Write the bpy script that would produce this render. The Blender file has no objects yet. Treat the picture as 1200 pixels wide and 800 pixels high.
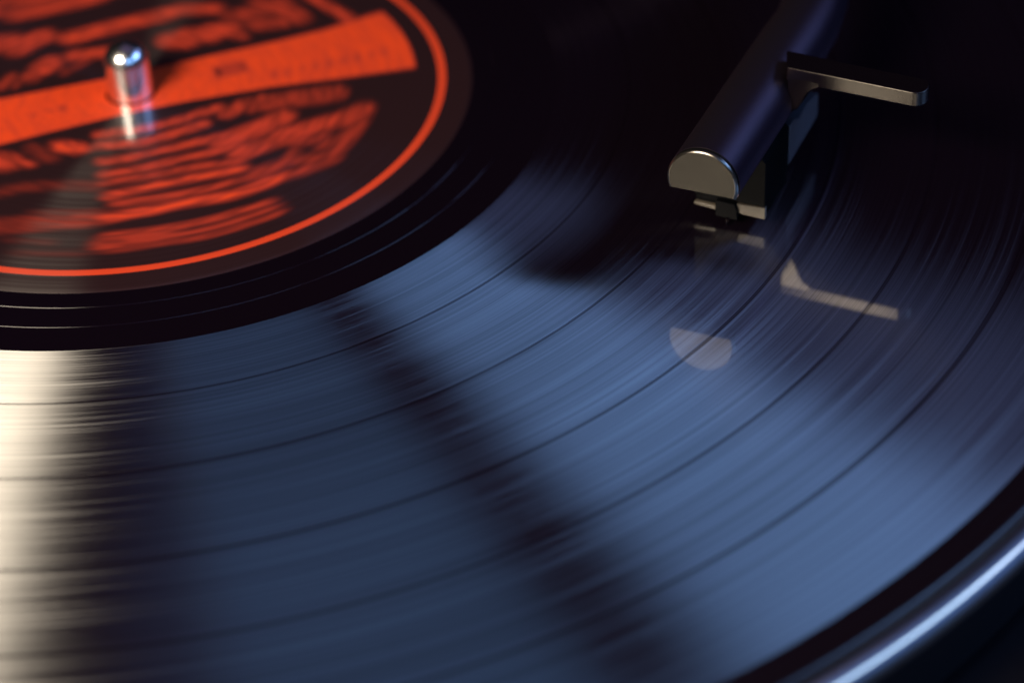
import bpy, bmesh, math, random
import numpy as np
from mathutils import Vector, Matrix
random.seed(4); np.random.seed(4)
S = bpy.context.scene
MM = 0.001                                   # all sizes below are in millimetres

# ------------------------------------------------------------------ camera
PITCH, ROLL = 0.64432489, -0.0529807401
CAM = Vector((53.626, -300.432, 176.749))
F = Vector((0, math.cos(PITCH), -math.sin(PITCH)))
R0 = Vector((1, 0, 0)); U0 = R0.cross(F)
Rv = math.cos(ROLL)*R0 + math.sin(ROLL)*U0
Uv = -math.sin(ROLL)*R0 + math.cos(ROLL)*U0
cd = bpy.data.cameras.new('camera'); cam = bpy.data.objects.new('camera', cd)
S.collection.objects.link(cam); S.camera = cam
m = Matrix((Rv, Uv, -F)).transposed().to_4x4(); m.translation = CAM*MM
cam.matrix_world = m
cd.sensor_fit = 'HORIZONTAL'; cd.sensor_width = 36.0; cd.lens = 36.0*2776.999/1200.0
cd.clip_start = 0.005; cd.clip_end = 20
cd.dof.use_dof = True; cd.dof.focus_distance = 0.300
cd.dof.aperture_fstop = cd.lens*MM/0.0074

# ------------------------------------------------------------------ light
W = bpy.data.worlds.new('World'); S.world = W; W.use_nodes = True
W.node_tree.nodes['Background'].inputs[0].default_value = (0.55, 0.30, 0.62, 1)
W.node_tree.nodes['Background'].inputs[1].default_value = 0.0035

def area(name, az, el, dist, sx, sy, power, col, target=(40, -40, 0)):
    l = bpy.data.lights.new(name, 'AREA'); l.shape = 'RECTANGLE'; l.size = sx; l.size_y = sy
    l.energy = power; l.color = col
    o = bpy.data.objects.new(name, l); S.collection.objects.link(o)
    a, e = math.radians(az), math.radians(el); t = Vector(target)*MM
    d = Vector((math.cos(e)*math.cos(a), math.cos(e)*math.sin(a), math.sin(e)))
    o.location = t + d*dist
    o.rotation_euler = d.to_track_quat('Z', 'Y').to_euler()
    return o
area('warm_lamp', -123.5, 39, 0.46, 0.19, 0.13, 3.4, (1.0, 0.85, 0.65), target=(0, -10, 0))
area('blue_window', -11, 34, 1.3, 0.68, 0.27, 5.3, (0.255, 0.48, 1.0))
area('blue_side_window', 16, 33, 1.32, 0.76, 0.28, 1.1, (0.33, 0.44, 1.0))
area('dim_blue_window', -63, 30, 1.3, 0.76, 0.32, 1.95, (0.20, 0.48, 1.0))
area('dim_blue_edge_fill', -68, 30, 1.34, 1.10, 0.32, 0.95, (0.21, 0.45, 1.0))  # added weak lamp overlapping the dim window, softens the left edge of its sheen
area('ceiling_bounce', 60, 80, 1.3, 1.1, 1.1, 0.36, (0.62, 0.42, 0.9))

S.view_settings.view_transform = 'Standard'; S.view_settings.look = 'None'
S.view_settings.exposure = 0; S.view_settings.gamma = 1; S.view_settings.use_curve_mapping = False
S.render.engine = 'CYCLES'
S.cycles.max_bounces = 8; S.cycles.use_denoising = True; S.cycles.caustics_reflective = True
S.cycles.blur_glossy = 0.3

# ------------------------------------------------------------------ helpers
def link(name, me, mats, parent=None, smooth=True):
    o = bpy.data.objects.new(name, me); S.collection.objects.link(o)
    for mt in (mats if isinstance(mats, (list, tuple)) else [mats]): me.materials.append(mt)
    if smooth: me.shade_smooth()
    if parent: o.parent = parent
    return o
def from_bm(name, bm, mat, parent=None, smooth=True, bevel=0, seg=2, angle=35, sharp=40):
    for v in bm.verts: v.co *= MM
    bmesh.ops.recalc_face_normals(bm, faces=bm.faces)
    me = bpy.data.meshes.new(name); bm.to_mesh(me); bm.free()
    o = link(name, me, mat, parent, smooth)
    if bevel:
        b = o.modifiers.new('bevel', 'BEVEL'); b.width = bevel*MM; b.segments = seg
        b.limit_method = 'ANGLE'; b.angle_limit = math.radians(angle); b.harden_normals = True
    if smooth:
        try: me.set_sharp_from_angle(angle=math.radians(sharp))
        except Exception: pass
    return o
def thing(name, label, cat, group=None, loc=(0, 0, 0)):
    o = bpy.data.objects.new(name, None); S.collection.objects.link(o)
    o.location = Vector(loc)*MM; o.empty_display_size = 0.01
    o['label'] = label; o['category'] = cat
    if group: o['group'] = group
    return o
def lathe(name, prof, mat, parent=None, n=512, closed=True, sharp=True):
    """profile of (r, z) in mm swept round the z axis"""
    k = len(prof); th = np.linspace(0, 2*np.pi, n, endpoint=False)
    pr = np.array(prof, float)
    v = np.empty((n, k, 3)); v[..., 0] = np.cos(th)[:, None]*pr[:, 0]; v[..., 1] = np.sin(th)[:, None]*pr[:, 0]
    v[..., 2] = pr[:, 1]
    f = []
    kk = k if closed else k-1
    for i in range(n):
        a, b = i*k, ((i+1) % n)*k
        for j in range(kk):
            j2 = (j+1) % k
            f.append((a+j, b+j, b+j2, a+j2))
    me = bpy.data.meshes.new(name); me.from_pydata((v.reshape(-1, 3)*MM).tolist(), [], f)
    bm = bmesh.new(); bm.from_mesh(me); bmesh.ops.remove_doubles(bm, verts=bm.verts, dist=1e-7)
    bmesh.ops.recalc_face_normals(bm, faces=bm.faces); bm.to_mesh(me); bm.free()
    o = link(name, me, mat, parent)
    if sharp: me.set_sharp_from_angle(angle=math.radians(10))
    return o
def arc(cx, cz, r, a0, a1, n):
    return [(cx+r*math.cos(math.radians(a)), cz+r*math.sin(math.radians(a))) for a in np.linspace(a0, a1, n)]

# ------------------------------------------------------------------ materials
def new_mat(name):
    m = bpy.data.materials.new(name); m.use_nodes = True; nt = m.node_tree; nt.nodes.clear()
    out = nt.nodes.new('ShaderNodeOutputMaterial'); return m, nt, out
class N:
    def __init__(s, nt): s.nt = nt
    def node(s, t, **kw):
        n = s.nt.nodes.new(t)
        for k, v in kw.items(): setattr(n, k, v)
        return n
    def math(s, op, a, b=None, c=None, clamp=False):
        n = s.nt.nodes.new('ShaderNodeMath'); n.operation = op; n.use_clamp = clamp
        for i, x in enumerate((a, b, c)):
            if x is None: continue
            if isinstance(x, (int, float)): n.inputs[i].default_value = x
            else: s.nt.links.new(x, n.inputs[i])
        return n.outputs[0]
    def polar(s):
        tc = s.node('ShaderNodeTexCoord'); sp = s.node('ShaderNodeSeparateXYZ'); s.nt.links.new(tc.outputs['Object'], sp.inputs[0])
        x, y = sp.outputs[0], sp.outputs[1]
        r = s.math('SQRT', s.math('ADD', s.math('MULTIPLY', x, x), s.math('MULTIPLY', y, y)))
        rmm = s.math('MULTIPLY', r, 1000.0)
        cx, sy = s.math('DIVIDE', x, r), s.math('DIVIDE', y, r)
        return rmm, cx, sy
    def rnoise(s, pol, kr, ka, detail=2, seed=0.0):
        """noise stretched along the groove: kr per mm across, ka along"""
        r, cx, sy = pol; c = s.node('ShaderNodeCombineXYZ')
        s.nt.links.new(s.math('MULTIPLY_ADD', r, kr, seed), c.inputs[0])
        s.nt.links.new(s.math('MULTIPLY', cx, ka), c.inputs[1]); s.nt.links.new(s.math('MULTIPLY', sy, ka), c.inputs[2])
        n = s.node('ShaderNodeTexNoise'); n.inputs['Scale'].default_value = 1.0; n.inputs['Detail'].default_value = detail
        s.nt.links.new(c.outputs[0], n.inputs['Vector']); return n.outputs[0]
    def rng(s, x, a, b, c, d, clamp=True):
        n = s.node('ShaderNodeMapRange'); n.clamp = clamp
        for i, v in enumerate((a, b, c, d)): n.inputs[i+1].default_value = v
        s.nt.links.new(x, n.inputs[0]); return n.outputs[0]

TILT = 40.0
def vinyl(name, groove=0.15, land=1.95, ax=(0.032, 0.11), aniso_r=0.42, mirror=0.04, base=(0.0036, 0.0018, 0.0040)):
    """black vinyl: dull black body, a groove lobe spread across the groove, and a mirror from the smooth lands"""
    m, nt, out = new_mat(name); h = N(nt); L = nt.links.new
    pol = h.polar()
    fine = h.rnoise(pol, 8.0, 1.6, 2); mid = h.rnoise(pol, 1.9, 0.9, 3, 31.0); broad = h.rnoise(pol, 0.28, 0.5, 2, 77.0)
    dif = h.node('ShaderNodeBsdfDiffuse'); dif.inputs[0].default_value = (*base, 1)
    sh = dif.outputs[0]
    if groove:
        tan = h.node('ShaderNodeTangent', direction_type='RADIAL', axis='Z')
        # loud stretches of groove scatter wider along the groove than quiet ones
        w = h.rng(h.math('ADD', h.math('MULTIPLY', fine, 0.68), h.math('MULTIPLY', mid, 0.42)), 0.38, 0.72, 0, 1)
        axv = h.rng(h.math('POWER', w, 2.2), 0, 1, ax[0], ax[1])
        rough = h.math('SQRT', h.math('SQRT', h.math('MULTIPLY', axv, aniso_r)))
        ani = h.math('SUBTRACT', 1.0, h.math('SQRT', h.math('DIVIDE', axv, aniso_r)))
        a = h.rng(fine, 0.3, 0.7, 0.78, 1.24); b = h.rng(mid, 0.3, 0.7, 0.82, 1.18); c = h.rng(broad, 0.3, 0.7, 0.86, 1.14)
        k = h.math('MULTIPLY', h.math('MULTIPLY', h.math('MULTIPLY', a, b), c), groove)
        cc = h.node('ShaderNodeCombineColor'); [L(k, cc.inputs[i]) for i in range(3)]
        for side in (-1, 1):                       # the two walls of the cut
            t = math.radians(TILT)
            nv = h.node('ShaderNodeCombineXYZ'); nv.inputs[2].default_value = math.cos(t)
            L(h.math('MULTIPLY', pol[1], side*math.sin(t)), nv.inputs[0]); L(h.math('MULTIPLY', pol[2], side*math.sin(t)), nv.inputs[1])
            g = h.node('ShaderNodeBsdfAnisotropic', distribution='BECKMANN')
            L(rough, g.inputs['Roughness']); L(ani, g.inputs['Anisotropy'])
            L(h.rng(mid, 0.3, 0.7, -0.0012, 0.0012), g.inputs['Rotation'])
            L(tan.outputs[0], g.inputs['Tangent']); L(nv.outputs[0], g.inputs['Normal']); L(cc.outputs[0], g.inputs['Color'])
            ad = h.node('ShaderNodeAddShader'); L(sh, ad.inputs[0]); L(g.outputs[0], ad.inputs[1]); sh = ad.outputs[0]
    fr = h.node('ShaderNodeFresnel'); fr.inputs[0].default_value = 1.52
    mir = h.node('ShaderNodeBsdfAnisotropic', distribution='GGX'); mir.inputs['Roughness'].default_value = mirror
    mir.inputs['Color'].default_value = (1, 1, 1, 1)
    mix = h.node('ShaderNodeMixShader'); L(h.math('MULTIPLY', fr.outputs[0], land), mix.inputs[0]); L(sh, mix.inputs[1]); L(mir.outputs[0], mix.inputs[2])
    L(mix.outputs[0], out.inputs[0]); return m

def principled(name, col, rough, metal=0.0, spec=0.5, coat=0.0, coat_rough=0.1, noise=0.0, nscale=400.0, aniso=0.0):
    m, nt, out = new_mat(name); h = N(nt); L = nt.links.new
    p = h.node('ShaderNodeBsdfPrincipled'); L(p.outputs[0], out.inputs[0])
    p.inputs['Base Color'].default_value = (*col, 1); p.inputs['Roughness'].default_value = rough
    p.inputs['Metallic'].default_value = metal; p.inputs['Specular IOR Level'].default_value = spec
    p.inputs['Coat Weight'].default_value = coat; p.inputs['Coat Roughness'].default_value = coat_rough
    p.inputs['Anisotropic'].default_value = aniso
    if noise:
        tc = h.node('ShaderNodeTexCoord'); n = h.node('ShaderNodeTexNoise'); n.inputs['Scale'].default_value = nscale
        n.inputs['Detail'].default_value = 4; L(tc.outputs['Object'], n.inputs['Vector'])
        L(h.rng(n.outputs[0], 0.3, 0.7, rough-noise, rough+noise), p.inputs['Roughness'])
        b = h.node('ShaderNodeBump'); b.inputs['Strength'].default_value = 0.08; b.inputs['Distance'].default_value = 0.00004
        n2 = h.node('ShaderNodeTexNoise'); n2.inputs['Scale'].default_value = nscale*8; L(tc.outputs['Object'], n2.inputs['Vector'])
        L(n2.outputs[0], b.inputs['Height']); L(b.outputs[0], p.inputs['Normal'])
    return m

def satin(name, col, rough, wide, dif=(0.004, 0.004, 0.004), sheen=None):
    """brushed metal or satin plastic: a tight Beckmann lobe, a faint wide one, a dark body; fine brushing breaks it up"""
    m, nt, out = new_mat(name); h = N(nt); L = nt.links.new
    tc = h.node('ShaderNodeTexCoord'); n = h.node('ShaderNodeTexNoise'); n.inputs['Scale'].default_value = 1600.0; n.inputs['Detail'].default_value = 3
    L(tc.outputs['Object'], n.inputs['Vector'])
    a = h.node('ShaderNodeBsdfAnisotropic', distribution='BECKMANN'); a.inputs['Color'].default_value = (*col, 1)
    L(h.rng(n.outputs[0], 0.3, 0.7, rough-0.012, rough+0.012), a.inputs['Roughness'])
    b = h.node('ShaderNodeBsdfAnisotropic', distribution='GGX'); b.inputs['Color'].default_value = (*wide, 1); b.inputs['Roughness'].default_value = 0.6
    d = h.node('ShaderNodeBsdfDiffuse'); d.inputs['Color'].default_value = (*dif, 1)
    s1 = h.node('ShaderNodeAddShader'); L(a.outputs[0], s1.inputs[0]); L(b.outputs[0], s1.inputs[1])
    s2 = h.node('ShaderNodeAddShader'); L(s1.outputs[0], s2.inputs[0]); L(d.outputs[0], s2.inputs[1])
    if sheen:
        e = h.node('ShaderNodeBsdfAnisotropic', distribution='BECKMANN'); e.inputs['Color'].default_value = (*sheen[0], 1); e.inputs['Roughness'].default_value = sheen[1]
        s3 = h.node('ShaderNodeAddShader'); L(s2.outputs[0], s3.inputs[0]); L(e.outputs[0], s3.inputs[1]); s2 = s3
    L(s2.outputs[0], out.inputs[0]); return m

def label_mat(name, mode):
    """printed paper: mode 'ink' reads the print coverage from the mesh, else solid ink or solid paper"""
    m, nt, out = new_mat(name); h = N(nt); L = nt.links.new
    pol = h.polar()
    p = h.node('ShaderNodeBsdfPrincipled'); p.inputs['Roughness'].default_value = 0.45; p.inputs['Specular IOR Level'].default_value = 0.25
    p.inputs['Coat Weight'].default_value = 0.55; p.inputs['Coat Roughness'].default_value = 0.09
    n = h.rnoise(pol, 0.9, 2.2, 3, 5.0)
    cr = h.node('ShaderNodeValToRGB'); e = cr.color_ramp.elements
    e[0].position = 0.0; e[0].color = (0.020, 0.0075, 0.0085, 1); e[1].position = 1.0; e[1].color = (0.79, 0.064, 0.0135, 1)
    q = e.new(0.72); q.color = (0.52, 0.045, 0.020, 1)
    if mode == 'ink':
        at = h.node('ShaderNodeAttribute', attribute_name='ink')
        L(h.math('MULTIPLY', at.outputs['Fac'], h.rng(n, 0.3, 0.75, 1.03, 0.88), clamp=True), cr.inputs[0])
    else:
        L(h.rng(n, 0.3, 0.75, 0.90, 0.80), cr.inputs[0])
    L(cr.outputs[0], p.inputs['Base Color'])
    tan = h.node('ShaderNodeTangent', direction_type='RADIAL', axis='Z')       # faint turned sheen of the pressed paper
    g = h.node('ShaderNodeBsdfAnisotropic', distribution='BECKMANN'); g.inputs['Roughness'].default_value = 0.45; g.inputs['Anisotropy'].default_value = 0.72
    L(tan.outputs[0], g.inputs['Tangent'])
    v = h.rng(h.rnoise(pol, 1.6, 0.3, 2, 9.0), 0.3, 0.7, 0.004, 0.022); cc = h.node('ShaderNodeCombineColor'); [L(v, cc.inputs[i]) for i in range(3)]
    L(cc.outputs[0], g.inputs['Color'])
    ad = h.node('ShaderNodeAddShader'); L(p.outputs[0], ad.inputs[0]); L(g.outputs[0], ad.inputs[1])
    L(ad.outputs[0], out.inputs[0]); return m

M = {}
M['groove'] = vinyl('vinyl_grooved')
M['smooth'] = vinyl('vinyl_smooth', groove=0.0, land=0.8)
M['bead'] = vinyl('vinyl_rim', groove=0.0, land=0.8, mirror=0.3)
M['gap'] = vinyl('vinyl_track_gap', groove=0.042, land=0.95, ax=(0.03, 0.05))
M['line'] = vinyl('vinyl_lead_out', groove=0.05, land=0.6, ax=(0.03, 0.05))
M['label'] = label_mat('label_print', 'ink'); M['ring'] = label_mat('label_ring_ink', 'ring')
M['chrome'] = principled('polished_steel', (0.84, 0.84, 0.86), 0.23, 1.0)
M['anod'] = satin('dark_anodised_tube', (0.10, 0.082, 0.108), 0.45, (0.02, 0.010, 0.024))
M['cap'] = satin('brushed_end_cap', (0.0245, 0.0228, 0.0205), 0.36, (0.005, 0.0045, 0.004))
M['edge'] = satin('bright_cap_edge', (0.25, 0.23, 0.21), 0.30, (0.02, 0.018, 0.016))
M['lift'] = satin('satin_dark_metal', (0.046, 0.0425, 0.038), 0.32, (0.006, 0.005, 0.006), (0.002, 0.001, 0.002))
M['black'] = satin('black_plastic', (0.0015, 0.0015, 0.0015), 0.34, (0.0015, 0.0015, 0.0018), (0.003, 0.003, 0.0035))
M['panel'] = principled('dark_satin_plastic', (0.03, 0.03, 0.04), 0.5, 0.0, noise=0.05)
M['ivory'] = principled('pale_plastic', (0.085, 0.07, 0.053), 0.45, 0.0, noise=0.05)
M['platter'] = principled('black_gloss_platter', (0.008, 0.008, 0.01), 0.3, 0.0, spec=0.4)
M['rim'] = satin('grey_platter_rim', (0.24, 0.25, 0.30), 0.60, (0.006, 0.008, 0.012), sheen=((0.34, 0.25, 0.155), 0.13))
M['plinth'] = principled('black_plinth', (0.005, 0.004, 0.006), 0.5, 0.0, spec=0.15, noise=0.06)
M['mat'] = principled('rubber_mat', (0.01, 0.01, 0.011), 0.7)

# ------------------------------------------------------------------ turntable plinth and platter
pl = thing('turntable_plinth', 'black turntable plinth in shadow beneath the platter', 'turntable', loc=(40, 0, -30))
bm = bmesh.new(); bmesh.ops.create_cube(bm, size=1); bmesh.ops.scale(bm, vec=(460, 400, 40), verts=bm.verts)
bmesh.ops.translate(bm, vec=(0, 0, -8), verts=bm.verts)
from_bm('plinth_body', bm, M['plinth'], pl, bevel=4, seg=4)

pt = thing('platter', 'glossy black platter with rounded rim under the record', 'platter', loc=(0, 0, 0))
lathe('platter_disc', [(3.5, -2.6), (149.0, -2.6), (149.0, -4.9), (151.2, -5.0), (151.75, -5.05), (151.8, -5.35), (151.3, -5.6), (149.5, -16.5), (3.5, -16.5)], M['platter'], pt)
lathe('platter_rim', [(149.15, -4.8), (149.3, -2.6)] + arc(150.75, -2.85, 2.15, 128, -35, 30) + [(150.4, -4.85)], M['rim'], pt)
lathe('slip_mat', [(4.2, -2.05), (147.6, -2.05), (147.9, -2.3), (147.6, -2.58), (4.2, -2.58)], M['mat'], pt, n=256)
sp = [(0.02, 8.56)] + arc(0, 5.25, 3.3, 88, 0, 14) + [(3.35, 1.5), (3.45, -0.2), (3.48, -16.0), (0.02, -16.0)]
lathe('spindle', sp, M['chrome'], pt, n=96)
lathe('bearing_cap', [(0, -16.4), (14, -16.4), (14, -18.1), (0, -18.1)], M['black'], pt, n=64)

# ------------------------------------------------------------------ the record
rec = thing('vinyl_record', 'black vinyl record with an orange and black printed label', 'record')
GR0, GR1 = 62.2, 145.67
GAPS = [(72.78, .44), (86.76, .46), (102.62, .54), (116.29, .52), (130.37, .66)]
Z0 = 0.0; ZB = -2.0
# carrying disc under everything
lathe('record_core', [(3.7, -0.25), (148.7, -0.25), (148.7, -1.7), (148.6, -1.9), (3.7, -1.9)], M['smooth'], rec)
lathe('dead_wax', [(49.6, -0.24), (49.6, -0.06), (50.6, -0.06), (51.0, -0.03), (52.86, -0.03), (52.90, -0.06), (53.16, -0.06), (53.20, -0.03),
                   (57.06, -0.03), (57.10, -0.06), (57.36, -0.06), (57.40, -0.03), (61.6, -0.03), (GR0, -0.01), (GR0, -0.24)], M['smooth'], rec)
for r in (53.03, 57.23):
    lathe('lead_out_groove', [(r-0.08, -0.055), (r, -0.02), (r+0.08, -0.055)], M['line'], rec, closed=False, sharp=False)
edges = [GR0] + [x for g, w in GAPS for x in (g-w/2, g+w/2)] + [GR1]
for i in range(0, len(edges), 2):
    a, b = edges[i], edges[i+1]
    lathe('groove_band', [(a, -0.24), (a, -0.02), (a+0.05, 0), (b-0.05, 0), (b, -0.02), (b, -0.24)], M['groove'], rec)
for g, w in GAPS:
    t = 0.09
    lathe('track_gap', [(g-w/2, -0.24), (g-w/2, -0.05), (g-t, -0.05), (g-t, -0.065), (g+t, -0.065), (g+t, -0.05), (g+w/2, -0.05), (g+w/2, -0.24)], M['gap'], rec, closed=False)
rim = [(GR1, -0.24), (GR1, -0.03), (GR1+.3, -0.05), (147.3, -0.05), (147.42, -0.08), (147.6, -0.05), (148.6, -0.05)] + \
      arc(148.9, -0.95, 0.9, 88, -88, 13) + [(148.6, -1.88), (148.6, -0.24)]
lathe('outer_rim', rim, M['bead'], rec)

# --- paper label: fine polar sheet that carries the print
STROKES = [
 ([(-20.0, 25.7),(-15.1, 27.3),(-8.7, 29.6)],4.45, 0.8),
 ([(-22.8, 16.0),(-20.6, 16.8)],5.32, 0.75),
 ([(-18.4, 14.5),(-17.1, 16.4),(-15.3, 18.0)],4.32, 0.75),
 ([(-10.8, 17.3),(-5.1, 19.8),(1.3, 22.3),(3.3, 23.2)],3.98, 0.85),
 ([(-14.1, 8.4),(-13.0, 9.8)],4.05, 0.85),
 ([(-15.6, 5.9),(-14.0, 7.7)],2.86, 0.6),
 ([(-17.5, 3.6),(-16.2, 6.9)],0.88, 0.5),
 ([(-19.7, 3.3),(-18.4, 6.6)],1.23, 0.55),
 ([(-9.6, 11.7),(-5.3, 12.3)],3.13, 0.9),
 ([(-10.6, 6.8),(-7.8, 9.8)],1.09, 0.4),
 ([(4.8, 14.8),(6.8, 14.6)],5.15, 0.8),
 ([(7.0, 15.9),(10.2, 15.8)],4.71, 0.75),
 ([(10.8, 17.3),(13.1, 17.1)],3.91, 0.8),
 ([(12.9, 16.6),(15.4, 14.8)],1.9, 0.75),
 ([(5.3, 24.3),(10.6, 24.0)],3.25, 0.75),
 ([(13.8, 21.2),(20.9, 24.2)],4.2, 0.5),
 ([(17.2, 18.2),(21.1, 18.6)],3.2, 0.65),
 ([(20.2, 24.6),(23.7, 19.6)],3.89, 0.6),
 ([(25.6, 25.9),(29.9, 20.6),(32.4, 17.1)],2.03, 0.9),
 ([(16.8, 25.8),(21.0, 22.1)],2.09, 0.55),
 ([(-8.6, -13.8),(-6.1, -14.7)],3.11, 0.9),
 ([(-9.6, -13.2),(-4.6, -14.8)],1.26, 0.8),
 ([(-18.1, -16.9),(-16.1, -17.3)],5.14, 0.7),
 ([(-16.9, -16.3),(-12.6, -18.1)],1.8, 0.75),
 ([(-12.9, -13.8),(-9.6, -17.0)],2.26, 0.22),
 ([(-3.5, -11.3),(2.3, -10.3),(7.1, -8.7),(13.1, -5.6)],1.75, 0.85),
 ([(-3.0, -14.1),(2.7, -14.0),(6.8, -12.3),(11.3, -10.0)],1.85, 0.9),
 ([(-2.3, -18.4),(1.2, -17.9),(7.1, -15.8),(16.7, -12.7)],1.7, 0.85),
 ([(-1.6, -21.8),(3.3, -20.7),(9.1, -18.7),(17.0, -16.3)],1.68, 0.85),
 ([(-1.5, -24.0),(5.8, -22.5),(11.1, -21.1),(17.2, -20.3)],1.33, 0.8),
 ([(-0.4, -27.3),(5.5, -25.5),(11.3, -23.9),(17.3, -22.3)],1.96, 0.95),
 ([(0.8, -29.5),(5.8, -28.5),(12.7, -27.0),(19.8, -24.1)],1.29, 0.8),
 ([(-0.7, -32.9),(4.9, -31.6),(10.6, -30.0),(17.4, -28.4),(23.3, -24.6)],2.22, 1.0),
 ([(0.6, -36.9),(5.9, -36.4),(13.2, -34.8),(21.8, -31.1)],1.14, 0.8),
 ([(3.3, -38.6),(7.2, -38.1),(14.5, -36.6),(22.8, -32.2)],0.82, 0.75),
 ([(4.5, -39.5),(8.5, -39.4),(15.7, -37.7),(23.3, -33.7)],0.82, 0.75),
 ([(0.6, -38.9),(4.4, -38.5),(7.2, -37.9)],4.51, 0.5),
 ([(14.5, -7.3),(16.5, -5.2)],2.61, 0.7),
 ([(16.6, -6.1),(17.5, -3.9)],1.39, 0.6),
 ([(18.1, -6.8),(19.1, -3.1)],1.16, 0.65),
 ([(20.5, -5.1),(24.6, -4.1),(29.6, -3.2)],4.55, 0.45),
 ([(14.4, -14.7),(18.9, -12.0),(22.6, -9.1)],4.05, 0.72),
 ([(17.1, -18.1),(20.6, -16.2),(24.4, -13.2),(31.0, -10.6),(33.9, -8.4)],3.66, 0.75),
 ([(19.5, -23.4),(24.1, -21.0),(30.0, -19.4),(33.9, -11.2)],2.35, 0.45),
 ([(20.8, -25.0),(25.4, -24.0),(30.3, -21.0)],1.91, 0.6),
 ([(19.5, -23.8),(23.0, -22.0),(24.6, -18.9)],1.7, 0.5),
 ([(24.5, -15.5),(27.7, -14.7)],3.62, 0.45),
 ([(28.8, -17.5),(32.3, -15.1)],2.68, 0.45),
 ([(-15.7, -25.0),(-11.1, -23.9),(-1.8, -24.8)],2.4, 0.18),
 ([(-14.5, -33.4),(-7.7, -33.1),(-1.3, -32.8)],3.99, 0.33),
 ([(-10.3, -30.7),(-1.4, -31.2)],1.25, 0.2),
 ([(-12.9, -36.8),(-7.1, -37.8)],0.99, 0.15),
 ([(-11.3, -40.0),(-2.1, -41.0)],1.18, 0.1)]
nr, nth = 187, 900
rr = np.linspace(3.75, 49.9, nr); th = np.linspace(0, 2*np.pi, nth, endpoint=False)
RR, TH = np.meshgrid(rr, th, indexing='ij'); X, Y = RR*np.cos(TH), RR*np.sin(TH)
ink = np.zeros_like(X)
def stroke(pts, w, st, soft=1.5):
    P = np.array(pts, float)
    # densify with a smooth curve
    if len(P) > 2:
        t = np.arange(len(P)); tt = np.linspace(0, len(P)-1, 6*(len(P)-1)+1); out = []
        for q in tt:
            i = min(int(q), len(P)-2); u = q-i
            p0, p1, p2, p3 = P[max(i-1, 0)], P[i], P[i+1], P[min(i+2, len(P)-1)]
            out.append(0.5*((2*p1)+(-p0+p2)*u+(2*p0-5*p1+4*p2-p3)*u*u+(-p0+3*p1-3*p2+p3)*u**3))
        P = np.array(out)
    lo, hi = P.min(0)-w-2, P.max(0)+w+2
    mk = (X > lo[0]) & (X < hi[0]) & (Y > lo[1]) & (Y < hi[1])
    x, y = X[mk], Y[mk]; d = np.full(x.shape, 1e9)
    for a, b in zip(P[:-1], P[1:]):
        ab = b-a; L2 = max(ab@ab, 1e-9)
        u = np.clip(((x-a[0])*ab[0]+(y-a[1])*ab[1])/L2, 0, 1)
        d = np.minimum(d, np.hypot(x-a[0]-u*ab[0], y-a[1]-u*ab[1]))
    v = np.clip((w/2+soft/2-d)/soft, 0, 1)*st
    ink[mk] = np.maximum(ink[mk], v)
for pts, w, st in STROKES: stroke(pts, w*0.92, st)
# the half of the label beyond the picture carries the same kind of rows
for row, (y0, x0, x1) in enumerate([(36, -20, 18), (32, -26, 24), (28, -30, -24), (20, -34, -24), (10, -36, -26), (2, -38, -30), (-22, -32, -22), (-30, -26, -18)]):
    x = x0
    while x < x1:
        l = random.uniform(2, 6); stroke([(x, y0+x*0.3*0.3), (min(x+l, x1), y0+(x+l)*0.09)], 2.6, 0.75); x += l+random.uniform(1.6, 2.6)
# uneven ink: streaks that run round the label, soft at their ends
def vnoise(n, seed, sm):
    g = np.random.RandomState(seed).rand(n); k = np.hanning(sm+2)[1:-1]; k /= k.sum()
    g = np.convolve(np.r_[g, g, g], k, 'same')[n:2*n]; return (g-g.min())/(g.max()-g.min())
def around(a, deg):
    n = int(round(deg/360*nth)) | 1; k = np.hanning(n+2)[1:-1]; k /= k.sum(); h = n//2
    p = np.concatenate([a[:, -h:], a, a[:, :h]], 1)
    return sum(k[i]*p[:, i:i+nth] for i in range(n))
g2 = np.random.RandomState(8).rand(nr, nth)
g2 = around(g2, 9); g2 = (g2[:-2]+2*g2[1:-1]+g2[2:])/4; g2 = np.vstack([g2[:1], g2, g2[-1:]])
g2 = np.clip((g2-g2.mean())/g2.std()*0.5+0.5, 0, 1)
ink = around(ink, 5.5)*(0.50+0.52*g2)
# broad printed bar through the centre hole, its ends following the ring
pts_top = [(-50, -12.0), (-41.0, -7.6), (-22.9, -0.9), (-4.7, 4.2), (3.3, 6.9), (10.1, 9.3), (20.1, 12.6), (27.7, 15.5), (34.0, 18.9), (50, 27)]
pts_bot = [(-50, -27), (-34.0, -19.2), (-20.9, -13.9), (-10.5, -9.7), (-1.1, -6.2), (8.0, -3.4), (20.7, -0.4), (30.7, 1.0), (41.55, 2.9), (50, 4)]
yt = np.interp(X, *zip(*pts_top)); yb = np.interp(X, *zip(*pts_bot))
cl = lambda v: np.clip(v+0.5, 0, 1)
bar = cl((yt-Y)/0.4)*cl((Y-yb)/0.4)*cl((41.7-RR)/0.5)
def mark(x0, x1, y, w, st, ang=18):
    c, s_ = math.cos(math.radians(ang)), math.sin(math.radians(ang))
    u, v = X*c+Y*s_, -X*s_+Y*c
    return st*cl((u-x0)/0.6)*cl((x1-u)/0.6)*cl((w/2-np.abs(v-y))/0.5)
dk = mark(12.7, 17.6, 0.55, 3.6, 0.38)+mark(12.7, 13.7, 0.55, 2.2, 0.45)+mark(16.6, 17.5, 0.7, 1.6, 0.25)
dk = dk+mark(-14.8, -13.9, -0.3, 1.1, 0.3)+mark(-13.0, -11.6, -0.2, 0.7, 0.22)+mark(-10.9, -9.7, -0.25, 1.5, 0.42)
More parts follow.
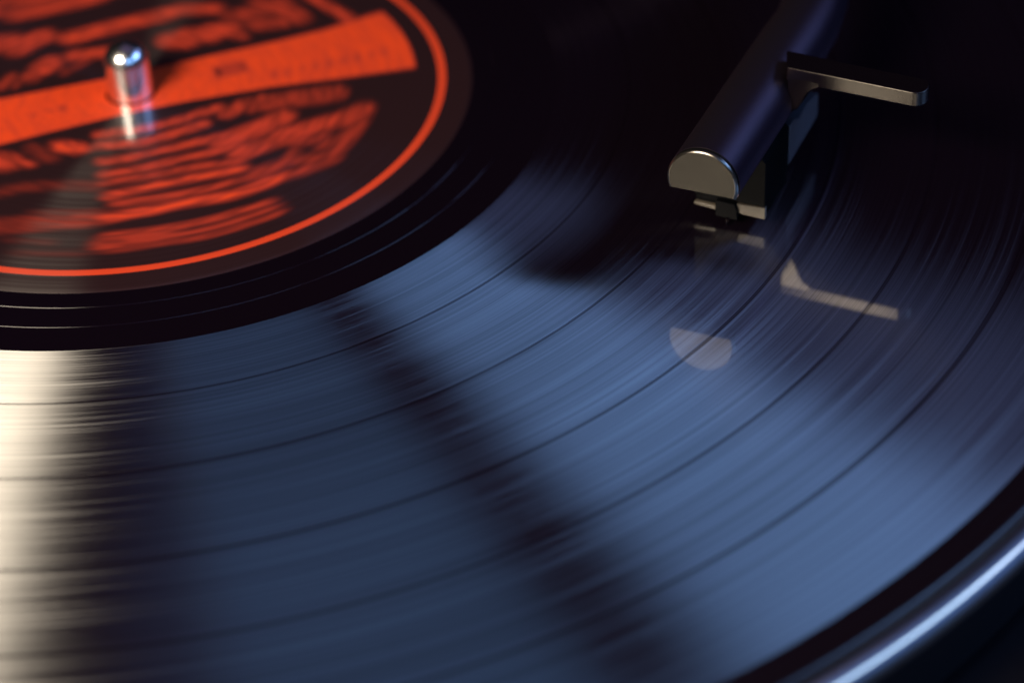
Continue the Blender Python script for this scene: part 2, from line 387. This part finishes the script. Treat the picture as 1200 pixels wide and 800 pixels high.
dk = dk+mark(20, 38, -3.2, 2.4, 0.22, 17)*(0.5+0.5*np.sin(X*3.1))
bar = bar*np.clip(1-dk, 0, 1)
ink = np.maximum(ink, around(bar, 2.6)*(0.90+0.12*g2))
sheet = np.stack([X, Y, np.full_like(X, 0.10)], -1)
sheet[-1, :, 2] = -0.02; sheet[-2, :, 2] = 0.07
fc = []
for i in range(nr-1):
    for j in range(nth):
        j2 = (j+1) % nth; fc.append((i*nth+j, (i+1)*nth+j, (i+1)*nth+j2, i*nth+j2))
me = bpy.data.meshes.new('paper_label'); me.from_pydata((sheet.reshape(-1, 3)*MM).tolist(), [], fc)
at = me.attributes.new('ink', 'FLOAT', 'POINT'); at.data.foreach_set('value', ink.reshape(-1).astype(np.float32))
lab = link('paper_label', me, M['label'], rec)
ring = lathe('printed_ring', [(44.85, 0.105), (44.9, 0.115), (46.05, 0.115), (46.1, 0.105)], M['ring'], lab, closed=False)
# ------------------------------------------------------------------ tonearm
arm = thing('tonearm', 'dark metal tonearm resting its stylus on the record, finger lift to the right', 'tonearm', loc=(0, 0, 0))
A0 = Vector((78.53, -50.89, 0)); AX = Vector((0.430, 0.903, 0)).normalized(); AN = Vector((AX.y, -AX.x, 0))   # along the arm, to its right
CZ, CR, FL = 12.48, 4.74, 10.88             # tube centre height, radius, flat underside
def dsec(k, n=40, flat=None):
    """cross-section points (side, z) of the tube: a circle cut by a flat underside; flat sinks away as the tube becomes round"""
    pts = []
    a0 = math.asin(max(-1, (flat-CZ)/CR)) if flat > CZ-CR else -math.pi/2
    for i in range(n): 
        a = a0+(math.pi-2*a0)*i/(n-1)
        pts.append((k*CR*math.cos(a), k*CR*math.sin(a)))
    return pts
def path_point(t):
    # straight, then bending towards the pivot
    knots = [(0.9, 0), (8, 0), (20, 0), (30, 0), (38, 0)]
    return None
CP = [A0+AX*t for t in (0.9, 6, 12, 18, 24, 30, 36)]
CP = [Vector((p.x, p.y, CZ)) for p in CP] + [Vector(v) for v in ((96.8, -12.6, CZ+.1), (98.9, -6.0, CZ+.3), (100.4, 1.0, CZ+.7), (103.5, 18, CZ+1.8), (108, 45, CZ+3.5), (113.5, 80, CZ+5.5), (120, 120, CZ+7.5), (126, 158, CZ+9))]
bm = bmesh.new(); rings = []
for i, c in enumerate(CP):
    d = (CP[min(i+1, len(CP)-1)]-CP[max(i-1, 0)]).normalized(); s = d.cross(Vector((0, 0, 1))).normalized(); u = s.cross(d)
    t = i/(len(CP)-1); k = 1.0 if i < 7 else (0.96 if i < 9 else 0.9)
    flat = FL if i < 6 else FL-(i-5)*1.2
    rings.append([bm.verts.new(c+s*a+u*b) for a, b in dsec(k, 40, flat)])
for r1, r2 in zip(rings[:-1], rings[1:]):
    for i in range(40): bm.faces.new((r1[i], r1[(i+1) % 40], r2[(i+1) % 40], r2[i]))
bm.faces.new(rings[0]); bm.faces.new(rings[-1])
tube = from_bm('arm_tube', bm, M['anod'], arm)
# end cap: flat brushed face with a bright chamfered edge
bm = bmesh.new(); rings = []
for t, k in ((0.95, 0.985), (0.34, 0.985), (0.10, 0.955), (0.0, 0.925)):
    c = A0+AX*t; sec = dsec(1, 48, FL); mz = (FL+CZ+CR)/2-CZ
    rings.append([bm.verts.new((c.x+AN.x*a*k, c.y+AN.y*a*k, CZ+mz+(b-mz)*k)) for a, b in sec])
for r1, r2 in zip(rings[:-1], rings[1:]):
    for i in range(48): bm.faces.new((r1[i], r1[(i+1) % 48], r2[(i+1) % 48], r2[i]))
bm.faces.new(rings[-1]); bm.faces.new(rings[0])
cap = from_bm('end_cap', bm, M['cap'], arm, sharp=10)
bm = bmesh.new(); rings = []
for t, k in ((0.42, 0.992), (0.30, 0.999), (0.14, 0.982), (0.03, 0.945), (-0.02, 0.915)):
    c = A0+AX*t; sec = dsec(1, 48, FL); mz = (FL+CZ+CR)/2-CZ
    rings.append([bm.verts.new((c.x+AN.x*a*k, c.y+AN.y*a*k, CZ+mz+(q-mz)*k)) for a, q in sec])
for r1, r2 in zip(rings[:-1], rings[1:]):
    for i in range(47): bm.faces.new((r1[i], r1[i+1], r2[i+1], r2[i]))
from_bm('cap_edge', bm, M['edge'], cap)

def box(center, ex, ey, ez, sx, sy, sz):
    """oriented box: centre, two horizontal unit axes and z"""
    bm = bmesh.new(); bmesh.ops.create_cube(bm, size=1)
    mt = Matrix((ex*sx, ey*sy, Vector((0, 0, 1))*sz)).transposed().to_4x4(); mt.translation = Vector(center)
    bm.transform(mt); return bm
def prism(pts2d, o, ex, ey, depth):
    """polygon in the (ex, z) plane at o, extruded along ey by depth"""
    bm = bmesh.new(); o = Vector(o)
    a = [bm.verts.new(o+ex*x+Vector((0, 0, z))) for x, z in pts2d]; b = [bm.verts.new(v.co+ey*depth) for v in a]
    bm.faces.new(a); bm.faces.new(list(reversed(b)))
    for i in range(len(a)): bm.faces.new((a[i], a[(i+1) % len(a)], b[(i+1) % len(a)], b[i]))
    return bm
# finger lift: flat bar with a rounded tip, flaring down into the tube
LD = Vector((0.8856, -0.4644, 0)); LN = Vector((0.4644, 0.8856, 0)); LO = Vector((91.86, -33.42, 0))
ZT, ZL = 18.15, 16.02
plan = [(-0.9, 0.5), (-0.75, 0.15), (-0.4, 0.0)] + [(16.3, 0.0), (16.75, 0.06), (17.2, 0.28), (17.6, 0.7), (17.85, 1.2), (17.95, 1.8), (17.9, 2.5), (17.7, 3.1), (17.3, 3.55), (16.6, 3.8), (15.5, 3.85), (4.5, 3.95), (1.5, 4.1), (-2.2, 4.2)]
bm = bmesh.new()
lo = [bm.verts.new(LO+LD*a+LN*b+Vector((0, 0, ZL))) for a, b in plan]; hi = [bm.verts.new(v.co+Vector((0, 0, ZT-ZL))) for v in lo]
bm.faces.new(lo); bm.faces.new(hi)
for i in range(len(lo)): bm.faces.new((lo[i], lo[(i+1) % len(lo)], hi[(i+1) % len(lo)], hi[i]))
lift = from_bm('finger_lift', bm, M['lift'], arm, bevel=0.22, seg=3)
gus = [(-0.4, ZL+.6), (3.7, ZL+.6), (3.7, ZL), (2.9, 15.6), (2.3, 15.0), (1.85, 14.2), (1.55, 13.3), (1.0, 12.2), (0.2, 11.6), (-0.4, 11.6)]
from_bm('lift_bracket', prism(gus, LO-LN*0.008, LD, LN, 3.9), M['lift'], lift, smooth=False)

# cartridge below the headshell
C0 = Vector((83.1, -41.42, 0))               # middle of its front, on the record
from_bm('cartridge_body', prism([(-4.9, 3.3), (4.95, 3.3), (4.95, 10.1), (4.3, 10.85), (-4.3, 10.85), (-4.9, 10.1)], C0, AN, AX, 9.6), M['black'], arm, bevel=0.18)
cart = [o for o in arm.children if o.name == 'cartridge_body'][0]
sh = [(9.7, 4.1), (21.6, 4.4), (22.2, 4.9), (22.2, 8.2), (17.5, 9.2), (14.0, 9.0), (11.5, 10.1), (9.7, 10.3)]
from_bm('cartridge_shell', prism(sh, C0-AN*4.6, AX, AN, 9.55), M['panel'], cart, bevel=0.2)
from_bm('mounting_plate', prism([(-4.2, 10.4), (4.2, 10.4), (4.2, 10.87), (-4.2, 10.87)], C0-AX*8.0, AN, AX, 8.0), M['black'], cart, bevel=0.08)
from_bm('stylus_housing', prism([(-4.85, 2.0), (4.85, 1.6), (4.85, 3.32), (-4.85, 3.32)], C0+AX*0.65, AN, AX, 8.5), M['black'], cart, bevel=0.12)
# pale stylus carrier at the foot: two feet either side of the black stylus block
from_bm('stylus_carrier', prism([(0.9, 1.75), (1.9, 1.55), (4.95, 1.45), (4.95, 3.25), (0.9, 3.0), (0.3, 2.2)], C0, AN, AX, 0.7), M['ivory'], cart, bevel=0.1)
from_bm('stylus_carrier', prism([(-4.9, 1.72), (-1.8, 1.45), (-1.8, 2.05), (-4.9, 2.12)], C0, AN, AX, 0.7), M['ivory'], cart, bevel=0.1)
from_bm('stylus_block', prism([(-1.75, 0.95), (1.3, 0.85), (1.3, 2.3), (0.9, 3.28), (-1.75, 3.28)], C0-AX*0.6, AN, AX, 6.5), M['black'], cart, bevel=0.12)
def rod(a, b, r0, r1, n=12):
    bm = bmesh.new(); a, b = Vector(a), Vector(b); d = (b-a); q = d.to_track_quat('Z', 'Y')
    bmesh.ops.create_cone(bm, cap_ends=True, segments=n, radius1=r0, radius2=r1, depth=d.length)
    bm.transform(Matrix.Translation((a+b)/2) @ q.to_matrix().to_4x4()); return bm
tip = C0-AX*0.9
from_bm('cantilever', rod(C0+AX*3+Vector((0, 0, 1.5)), tip+Vector((0, 0, 0.75)), 0.32, 0.22), M['lift'], cart)
from_bm('stylus_tip', rod(tip+Vector((0, 0, 0.8)), tip+Vector((0, 0, 0.0)), 0.2, 0.03), M['lift'], cart)
# pivot post far up the arm, standing on the plinth
bm = rod((126, 160, -18), (126, 160, 15), 15, 13, 48); from_bm('pivot_post', bm, M['anod'], arm, bevel=0.8)
